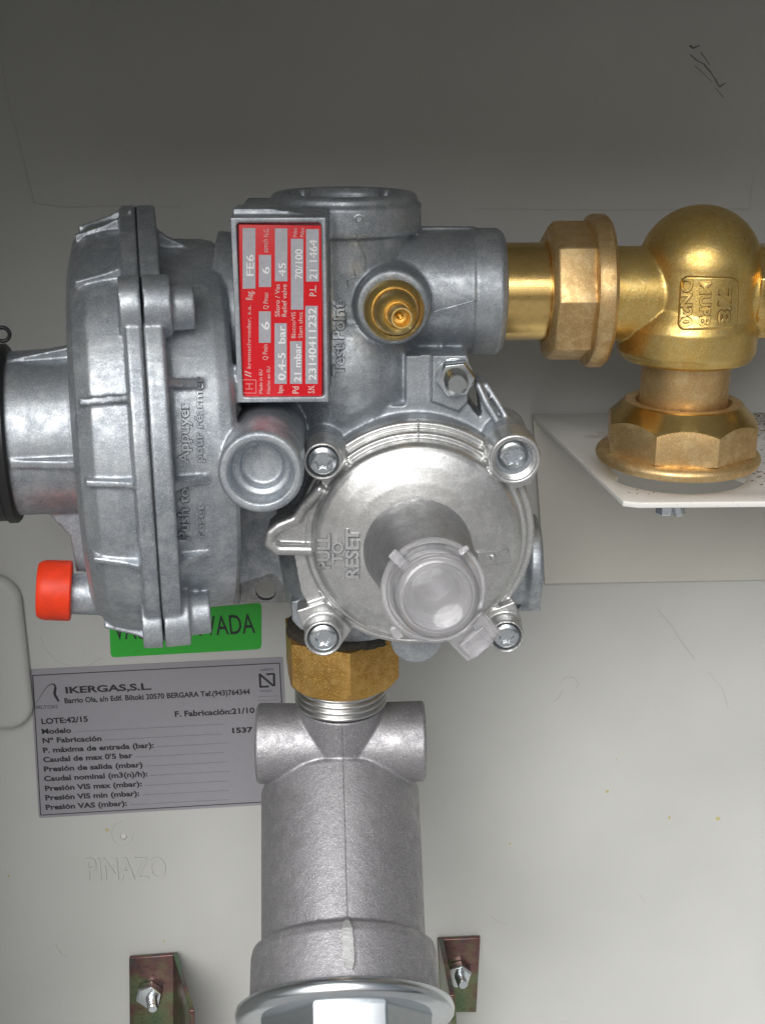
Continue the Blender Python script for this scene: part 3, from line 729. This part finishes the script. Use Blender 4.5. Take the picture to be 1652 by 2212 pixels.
# left lobe
lob = [(720, 1068), (662, 1085), (640, 1112), (600, 1130), (578, 1150), (576, 1176), (596, 1192), (680, 1196), (720, 1200)]
ear(lob, -130, 12)
cov.path([P(x, y, -131) for x, y in [(690, 1058), (655, 1096), (640, 1120), (604, 1136), (585, 1152), (582, 1172), (600, 1186), (700, 1188)]], 1.9, 16)
ear([(634, 1195), (690, 1195), (690, 1330), (672, 1320), (650, 1280)], -128, 10)
# small raised pad with a pip, right side
cover = obj('round_cover', cov, 'cover', REG, vox=.4, smooth=3)
ct = bvh(cover)
mb = MB(); c = on_body(1065, 1200, ct)
mb.prism([on_body(x, y, ct) + Vector((0, .8, 0)) for x, y in ((1028, 1190), (1098, 1184), (1103, 1212), (1032, 1220))], Vector((0, -1.9, 0)))
mb.cyl(on_body(1063, 1201, ct), on_body(1063, 1201, ct) + Vector((0, -1.6, 0)), 1.1, .9, 20)
obj('raised_pad', mb, 'cover', cover, bev=.35)
mb = MB()
q = [on_body(903, y, ct) for y in range(908, 945, 4)]; mb.path(q, .35, 8); obj('parting_line', mb, 'cover', cover)
YC_ = dict(Y=-136)
cast_text([('PULL', (712, 1230), (712, 1154), 26, YC_), ('TO', (740, 1217), (740, 1170), 23, YC_), ('RESET', (774, 1250), (774, 1143), 27, YC_)], 'cover_lit', 'edge_shade_grey', cover, ct, lift=1.0, bold=.035)
# screws with a star socket
def screw(c, r):
    bm = bmesh.new(); n = 36
    def ring(rad, h, star=False):
        out = []
        for k in range(n):
            t = 2 * math.pi * k / n + .3
            q = rad * (1 + .16 * math.cos(6 * t)) if star else rad
            out.append(bm.verts.new(c + Vector((q * math.cos(t), -h, q * math.sin(t)))))
        return out
    rs = [ring(r, 0), ring(r, 1.0), ring(r * .93, 1.7), ring(r * .72, 2.2), ring(r * .5, 2.35, True), ring(r * .46, 1.0, True)]
    for A, B in zip(rs, rs[1:]):
        for k in range(n): bm.faces.new((A[k], A[(k + 1) % n], B[(k + 1) % n], B[k]))
    bm.faces.new(rs[-1]); bm.faces.new(rs[0][::-1]); return bm
for (c, dp, ri) in SCR:
    if dp > 4:
        mb = MB()
        for k in range(4): mb.lathe(c + Vector((0, 1.2 + 1.3 * k, 0)), Vector((0, -1, 0)), [(ri + .2, -.5), (ri - .55, 0), (ri + .2, .5)], 40)
        obj('boss_thread', mb, 'cover', REG)
    obj('screw', screw(c + Vector((0, dp, 0)), min(4.9, ri - .35) if dp < 4 else 5.0), 'zinc', REG, bev=.15)

# ---- knob barrel and clear cap
B0, B1 = P(903, 1185, -138), P(938, 1268, -170)
bx = (B1 - B0).normalized()
mb = MB(); r0 = mm(117, 903, 1185, -138); r1 = mm(103, 938, 1268, -170); LB = (B1 - B0).length
mb.lathe(B0 - bx * 4, bx, [(0, 0), (r0 + 1.2, 0), (r0 + .3, 4), (r0 - .2, 6), (r1, LB + 3.3), (r1 - .7, LB + 4), (7.6, LB + 4), (7.2, LB + 3), (7.0, LB - 9), (0, LB - 9)], 96)
knob = obj('knob_barrel', mb, 'barrel', REG, bev=0)
F0, F1 = P(935, 1272, -171), P(946, 1291, -186)
fx = (B1 - B0).normalized(); fx = (F1 - F0).normalized()
rf = mm(114, 935, 1272, -171); rcup = mm(93, 946, 1291, -184); LF = (F1 - F0).length
mb = MB()
mb.lathe(F0, fx, [(rf - 5.2, 0), (rf - .3, 0), (rf, .5), (rf, 2.8), (rf - .5, 3.2), (rf - 1.4, 3.0), (rf - 1.8, 1.6), (rcup + .6, 1.5), (rcup + .2, 3), (rcup - .2, LF - 1.6), (rcup - .8, LF - .4), (rcup - 2.2, LF), (rcup - 3.2, LF - .8), (rcup - 6, LF - 1.8), (0, LF - 2.4),
                  (0, LF - 4.0), (rcup - 3, LF - 3.0), (rcup - 1.9, LF - 3.2), (rcup - 1.6, 2), (rf - 5.2, 0)], 96)
cap = obj('clear_sealing_cap', mb, 'plastic', REG, angle=50)
_, u_, v_ = frame(fx)
def cap_box(px, py, px2, py2, w, h, Y, name):
    mb = MB(); a, b = P(px, py, Y), P(px2, py2, Y); d = (b - a).normalized(); s_ = d.cross(fx).normalized()
    mb.prism([a - s_ * w, b - s_ * w * .9, b + s_ * w * .9, a + s_ * w], fx * h); obj(name, mb, 'plastic', cap, bev=.6)
cap_box(845, 1192, 893, 1240, 1.5, 2.4, -173, 'strap_rib')
cap_box(992, 1343, 1042, 1400, 6.2, 2.0, -173, 'pull_tab')
cap_box(1012, 1366, 1040, 1398, 4.4, 5.4, -174, 'pull_tab_grip')
cap_box(1020, 1324, 1062, 1368, 2.6, 6.5, -172, 'pull_tab_lip')
cap_box(990, 1195, 1010, 1180, .8, 2.0, -172, 'strap_rib')
cap_box(862, 1375, 850, 1350, 1.6, 3, -170, 'strap_rib')

# ------------------------------------------------------------------ thin steel mounting plate behind the regulator
MP = empty('mounting_plate', P(560, 1280, -60), 'dark grey steel mounting plate with a round hole, behind the regulator above the green sticker', 'plate')
bm = bmesh.new(); Yp = -46
outp = [P(x, y, Yp) for x, y in ((380, 1300), (380, 1180), (650, 1180), (650, 1302))]
hcn = P(574, 1277, Yp); hr = mm(22, 574, 1277, Yp)
inn = [hcn + Vector((math.cos(2 * math.pi * k / 32) * hr, 0, math.sin(2 * math.pi * k / 32) * hr)) for k in range(32)]
def loop3(pts):
    vs = [bm.verts.new(p) for p in pts]; return [bm.edges.new((vs[i], vs[(i + 1) % len(vs)])) for i in range(len(vs))]
ee = loop3(outp) + loop3(inn)
bmesh.ops.triangle_fill(bm, edges=ee, use_beauty=True, use_dissolve=False)
ext = bmesh.ops.extrude_face_region(bm, geom=bm.faces[:])
bmesh.ops.translate(bm, vec=(0, 2.5, 0), verts=[g for g in ext['geom'] if isinstance(g, bmesh.types.BMVert)])
obj('plate', bm, 'barrel', MP, bev=.2)
mb = MB(); mb.prism([P(x, y, Yp - 6) for x, y in ((505, 1240), (518, 1240), (518, 1306), (505, 1306))], Vector((0, 6, 0))); obj('rib', mb, 'barrel', MP, bev=.5)

def chamfered_nut(name, o, a, nseg, phase, R, H, cutter, mat, mat2, parent):
    """hexagon or octagon bar turned down by a chamfer cone, as a real nut is"""
    A = obj(name, MB().lathe(o, a, [(0, 0), (R, 0), (R, H), (0, H)], nseg, phase), mat, parent)
    B = obj('cutter', MB().lathe(o, a, cutter, 128), mat, parent)
    k = A.modifiers.new('b', 'BOOLEAN'); k.operation = 'INTERSECT'; k.object = B; k.solver = 'EXACT'
    k = A.modifiers.new('v', 'BEVEL'); k.width = .3 * S; k.segments = 2; k.limit_method = 'ANGLE'; k.angle_limit = R_(28)
    bake(A); bpy.data.objects.remove(B)
    A.data.materials.clear(); A.data.materials.append(M[mat]); A.data.materials.append(M[mat2])
    a = a.normalized()
    for p in A.data.polygons: p.material_index = 1 if .12 < abs(p.normal.dot(a)) < .97 and abs(p.normal.dot(a)) > .3 else 0
    A.data.shade_smooth(); A.data.set_sharp_from_angle(angle=R_(22)); return A
# ------------------------------------------------------------------ brass union nut under the regulator
UN = empty('brass_union_nut', P(738, 1514, YA), 'dull brass hexagonal union nut with a blackened top edge, between regulator and filter', 'nut')
zn0, zn1 = P(738, 1511, YA - 18).z, P(738, 1400, YA - 17).z
rn = mm(130.5, 738, 1440, YA)
UZ = Vector((0, 0, 1)); uc = Vector((P(738, 1440, YA).x, YA, 0))
phv = lambda deg: deg
def vert_lathe(mb, c, z0, prof, seg=64, ph=0.0): mb.lathe(Vector((c.x, c.y, z0)), UZ, prof, seg, ph)
H_ = zn1 - zn0
mb = MB(); z2 = P(738, 1356, YA - 8).z
vert_lathe(mb, uc, zn1 - .3, [(12, 0), (rn * .86, 0), (rn * .88, 2), (rn * .87, z2 - zn1 - 1), (rn * .78, z2 - zn1), (12, z2 - zn1)], 60)
# uneven grime lip
for v in mb.bm.verts:
    if v.co.z < zn1 + 1 and (v.co - Vector((uc.x, uc.y, v.co.z))).length > 14:
        v.co.z -= 1.0 + 2.2 * noise.noise(v.co * .22); v.co += (v.co - Vector((uc.x, uc.y, v.co.z))).normalized() * .9
obj('blackened_rim', mb, 'grime_or_shade', UN, bev=.3)

chamfered_nut('hex_body', Vector((uc.x, uc.y, zn0)), UZ, 6, R_(38.4), rn, H_ + .01,
    [(0, -1.2), (rn * .84, -1.2), (rn * .90, .2), (rn * 1.01, 3.6), (rn * 1.03, H_ + 2), (0, H_ + 2)], 'brass_hex', 'brass_hex', UN)
# ------------------------------------------------------------------ gas filter
FL = empty('gas_filter', P(740, 1700, YA), 'grey cast gas filter with a cylindrical bowl and cross branch below the brass nut', 'filter')
FX = P(738, 1605, YA).x
mb = MB(); zc = P(738, 1606, YA - 13).z
zc = P(738, 1603, YA).z
rcx = mm(86, 738, 1605, YA)
fxl, fxr = P(553, 1605, YA - 6).x, P(919, 1605, YA - 6).x
mb.lathe(Vector((fxl, YA, zc)), Vector((1, 0, 0)), [(0, 0), (rcx - .8, 0), (rcx, .8), (rcx - .2, 12), (rcx - .6, (fxr - fxl) / 2), (rcx - .2, fxr - fxl - 12), (rcx, fxr - fxl - .8), (rcx - .8, fxr - fxl), (0, fxr - fxl)], 96)
# neck below the thread
rnk = mm(92, 738, 1560, YA)
mb.lathe(Vector((FX, YA, zc - 6)), UZ, [(0, 0), (rnk - .5, 0), (rnk, 14), (rnk, P(738, 1556, YA - 13).z - zc + 6), (0, P(738, 1556, YA - 13).z - zc + 6)], 80)
EL = 34.0
a_ = Vector((.02, -math.cos(R_(EL)), -math.sin(R_(EL)))).normalized(); up_ = Vector((0, -math.sin(R_(EL)), math.cos(R_(EL))))
rb = 29.6
C0 = P(740, 1640, -104) - up_ * rb; C0.x = FX - .8
def s_for(py, r, lo=0, hi=160):
    for _ in range(40):
        m_ = (lo + hi) / 2
        if proj(C0 + a_ * m_ + up_ * r)[1] < py: lo = m_
        else: hi = m_
    return lo
s1 = s_for(1986, rb); s2 = s_for(2112, rb + 2.0)
print('filter lens', s1, s2, C0, proj(C0 + a_ * s1 + Vector((rb, 0, 0))))
mb.lathe(C0 - a_ * 4, a_, [(0, -8), (10, -8), (20, -4), (rb - 1.6, 2.6), (rb, 4.4), (rb - 1.0, s1 + 3.6), (rb + 1.9, s1 + 5.2), (rb + 2.5, s1 + 8), (rb + 2.7, s2 + 6), (0, s2 + 6)], 128)
fbody = obj('filter_body', mb, 'filter', FL, vox=.45, smooth=2)
ft = bvh(fbody)
mb = MB()
q = [on_body(738 + (y - 1560) * .028, y, ft) for y in range(1562, 1984, 6)]
q2 = [q[0]]
for p in q[1:]:
    if (p - q2[-1]).length < 14: q2.append(p)
mb.path(q2, .28, 8); obj('casting_seam', mb, 'filter', fbody)
mb = MB(); q = []
rbm = bmesh.new
pts = []
for y in range(1984, 2104, 8): pts.append((749 + (y - 1984) * .045, y))
L_, R2_ = [], []
for i, (x, y) in enumerate(pts):
    w = 4 + 8 * min(1, i / 3, (len(pts) - 1 - i) / 2 + .3) + random.uniform(-1, 1)
    L_.append(on_body(x - w, y, ft)); R2_.append(on_body(x + w, y, ft))
for i in range(len(pts) - 1):
    A4 = [L_[i], R2_[i], R2_[i + 1], L_[i + 1]]
    mb.prism([p + up_ * -1.0 for p in A4], up_ * 2.9)
bmesh.ops.remove_doubles(mb.bm, verts=mb.bm.verts[:], dist=.01)
obj('sprue_rib', mb, 'cover', fbody, bev=0)
# threaded neck
mb = MB(); rth = mm(99, 738, 1530, YA); zt0 = P(738, 1553, YA - 14).z; zt1 = zn0 + 2
nth = 5; pr = [(10, 0), (rth - .8, 0)]
hh = zt1 - zt0
for k in range(nth):
    z = hh * (k + .1) / nth; pr += [(rth - .2, z), (rth, z + .5), (rth - .1, z + .9), (rth - 1.0, z + 1.3)]
pr += [(10, hh)]
mb.lathe(Vector((FX, YA, zt0)), UZ, pr, 96); obj('threaded_neck', mb, 'thread', FL, angle=60)
# zinc plated plug: flange and hexagon
mb = MB(); rz = rb + 7.4; o_ = C0 + a_ * (s2 + .2)
mb.lathe(o_, a_, [(0, 0), (rz - 4.2, 0), (rz - 2.2, .1), (rz - .5, 1.1), (rz, 2.8), (rz - .3, 4.6), (rz - 1.8, 6.2), (rz - 4.5, 6.6), (0, 6.4)], 128)
plug = obj('plug', mb, 'zinc', FL, angle=60)
mb = MB(); mb.lathe(o_ + a_ * 6.3, a_, [(0, 0), (rz - 6.2, 0), (rz - 6.6, 1.5), (rz - 6.8, 22), (rz - 9, 24), (0, 24)], 8, R_(22.5 - 3)); obj('hex_head', mb, 'zinc', plug, bev=.8, angle=25)

# ------------------------------------------------------------------ brass pipe stub, union nut and elbow
def yc(px, py): return P(px, py, YA)
EZ = PZ; XA = Vector((1, 0, 0))
BE = empty('brass_elbow', P(1490, 780, YA), 'golden brass elbow fitting with a round dome and cast lettering, joined to the regulator outlet', 'pipe fitting')
xp0 = px1 - 3; xpe = P(1215, 630, YA).x; rpipe = mm(104, 1150, 630, YA)
mb = MB(); mb.lathe(Vector((xp0, YA, EZ)), XA, [(0, 0), (rpipe, 0), (rpipe, xpe - xp0), (0, xpe - xp0)], 96)
obj('pipe_stub', mb, 'brass_turned', BE)
SN = empty_tag = None
mb = MB(); xn0 = P(1186, 630, YA - 10).x; xn1 = P(1300, 630, YA - 20).x; rno = mm(150, 1240, 630, YA)
mb.lathe(Vector((xn0, YA, EZ)), XA, [(rpipe + .3, 1.0), (rpipe + 1.2, .0), (rno * .90, 0), (rno * .985, 1.6), (rno, 3.0), (rno, xn1 - xn0 + 1), (rpipe, xn1 - xn0 + 1)], 8, 0.0)
obj('union_nut', mb, 'brass_nut', BE, bev=.5, angle=25)
# flange of the nut
mb = MB(); xf0 = P(1290, 630, YA - 22).x; xf1 = P(1336, 630, YA - 22).x; rfl = mm(163, 1300, 630, YA)
mb.lathe(Vector((xf0, YA, EZ)), XA, [(10, 0), (rfl - 2, 0), (rfl - .6, .6), (rfl, 2), (rfl, xf1 - xf0 - 1.2), (rfl - 1, xf1 - xf0), (14, xf1 - xf0)], 96)
obj('union_nut_collar', mb, 'brass_nut', BE, angle=30)
# elbow casting
exc = P(1484, 700, YA).x; rcy = mm(147, 1484, 740, YA); rd = mm(131, 1508, 585, YA)
xd = P(1508, 585, YA).x
zb = P(1484, 805, YA - rcy).z; ztop = P(1484, 700, YA).z
zd = P(1508, 450, YA).z - rd + 1.2
mb = MB()
mb.sphere(Vector((xd, YA, zd)), rd, 80)
mb.cyl(Vector((xd, YA, zd)), Vector(((exc + xd) / 2, YA, ztop - 4)), rd, rd + 1.5, 96)
mb.lathe(Vector((exc, YA, zb)), UZ, [(0, -.5), (rcy - 3, -.5), (rcy - 1.2, .6), (rcy - .6, 2.2), (rcy, 2.8), (rcy, ztop - zb), (rcy - 1, ztop - zb + 3), (rd - 1, ztop - zb + 9), (0, ztop - zb + 9)], 112)
rnl = mm(101, 1370, 635, YA)
mb.lathe(Vector((xf1 - 8, YA, P(1370, 634, YA).z)), XA, [(0, 0), (rnl, 0), (rnl, 10), (rnl - .2, xd - xf1 + 4), (0, xd - xf1 + 4)], 96)
mb.lathe(Vector((xd, YA, P(1640, 632, YA).z)), XA, [(0, 0), (rnl - 1, 0), (rnl - 1, P(1640, 632, YA).x - xd), (0, P(1640, 632, YA).x - xd)], 96)
# raised cartouche
ebody = obj('elbow_body', mb, 'brass_cast', BE, vox=.45, smooth=4)
et = bvh(ebody)
def patch(px_poly, tree, lift, name, mat, parent, nx=64, ny=60):
    mb = MB(); (x0, y0), (x1, y1), (x2, y2), (x3, y3) = px_poly; g = []
    for j in range(ny + 1):
        row = []
        for i in range(nx + 1):
            s, t = i / nx, j / ny
            x = (x0 * (1 - s) + x1 * s) * (1 - t) + (x3 * (1 - s) + x2 * s) * t; y = (y0 * (1 - s) + y1 * s) * (1 - t) + (y3 * (1 - s) + y2 * s) * t
            d = ray(x, y); h = tree.ray_cast(CAMP, d, 900); p = h[0]; n = h[1]; n = -n if n.dot(d) > 0 else n
            ex, ey = min(s, 1 - s) * 20, min(t, 1 - t) * 18; rc_ = 3.2      # rough mm from the border, corner radius rc_
            dd = min(ex, ey) if (ex > rc_ or ey > rc_) else rc_ - math.hypot(rc_ - ex, rc_ - ey)
            q = max(0, min(1, dd / .9)); q = q * q * (3 - 2 * q)
            row.append(mb.bm.verts.new(p + n * (-.5 + (lift + .5) * q)))
        g.append(row)
    for j in range(ny):
        for i in range(nx): mb.bm.faces.new((g[j][i], g[j][i + 1], g[j + 1][i + 1], g[j + 1][i]))
    return obj(name, mb, mat, parent, angle=80)
car = patch([(1466, 592), (1598, 596), (1594, 712), (1458, 718)], et, .75, 'raised_cartouche', 'brass_cast', ebody)
ct2 = bvh(car)
YL = dict(Y=-100)
cast_text([('DN20', (1471, 604), (1469, 706), 24, YL), ('MUPB', (1512, 610), (1510, 704), 23, YL), ('7/8', (1553, 624), (1550, 700), 26, YL)], 'brass_cast', 'edge_shade_brown', ebody, ct2, lift=.7, bold=.02, name='cast_lettering')
# lower tube, nut
lxc = P(1475, 860, YA).x; rlt = mm(93, 1475, 850, YA)
zl = P(1475, 985, YA).z
mb = MB(); mb.lathe(Vector((lxc, YA, zl)), UZ, [(0, 0), (rlt, 0), (rlt, zb - zl - 2), (rlt + .6, zb - zl - .5), (rlt + 2.2, zb - zl), (0, zb - zl)], 96)
obj('lower_tube', mb, 'brass_nut', BE)
lc = Vector((lxc, YA, 0)); zf0 = P(1468, 1043, YA - 25).z; rlf = mm(174, 1468, 985, YA)
zf1 = P(1468, 1012, YA - 26).z; zh1 = P(1475, 936, YA - 24).z; zt_ = P(1475, 918, YA - 17).z
rh = mm(163, 1475, 950, YA)
mb = MB(); mb.lathe(Vector((lxc - .5, YA, zf0)), UZ, [(rlt, 0), (rlf - 2.0, 0), (rlf - .5, .8), (rlf, 2.2), (rlf - .2, 3.2), (rlf - 1.2, 4.2), (rlf - 3.6, 5.0), (rlt, 5.4)], 112)
obj('lower_nut_collar', mb, 'brass_nut', BE, angle=40)
zz = zf0 + 4.9
hn = zt_ - zz + 4.0; hc1 = zh1 - zz - .6
chamfered_nut('lower_union_nut', Vector((lxc, YA, zz)), UZ, 8, R_(13), rh, hn + .01,
    [(0, -.5), (rh * 1.05, -.5), (rh * 1.05, hc1 - 2.6), (rh * .93, hc1 + .6), (rh * .80, hn - 1.4), (rh * .765, hn - .3), (rh * .74, hn), (rlt + 1.6, hn), (rlt + 1.0, hn - 3), (0, hn - 3)], 'brass_nut', 'brass_turned', BE)
print('zs', zs, 'zf0', zf0, 'zh1', zh1, 'zt', zt_, 'zl', zl, 'fl', fl, 'hc', hc, 'rlf', rlf, 'HO', HO)

# pipe leaving to the right
RP = empty('brass_outlet_pipe', P(1645, 640, YA), 'brass outlet joint cut off by the right edge of the picture', 'pipe fitting')
mb = MB(); x0 = P(1634, 632, YA - 12).x; rq = mm(104, 1640, 632, YA)
mb.lathe(Vector((x0, YA, EZ)), XA, [(0, 0), (rq - .6, 0), (rq, .8), (rq, 40), (0, 40)], 8, R_(22.5)); obj('hex_body', mb, 'brass_turned', RP, bev=.4, angle=25)
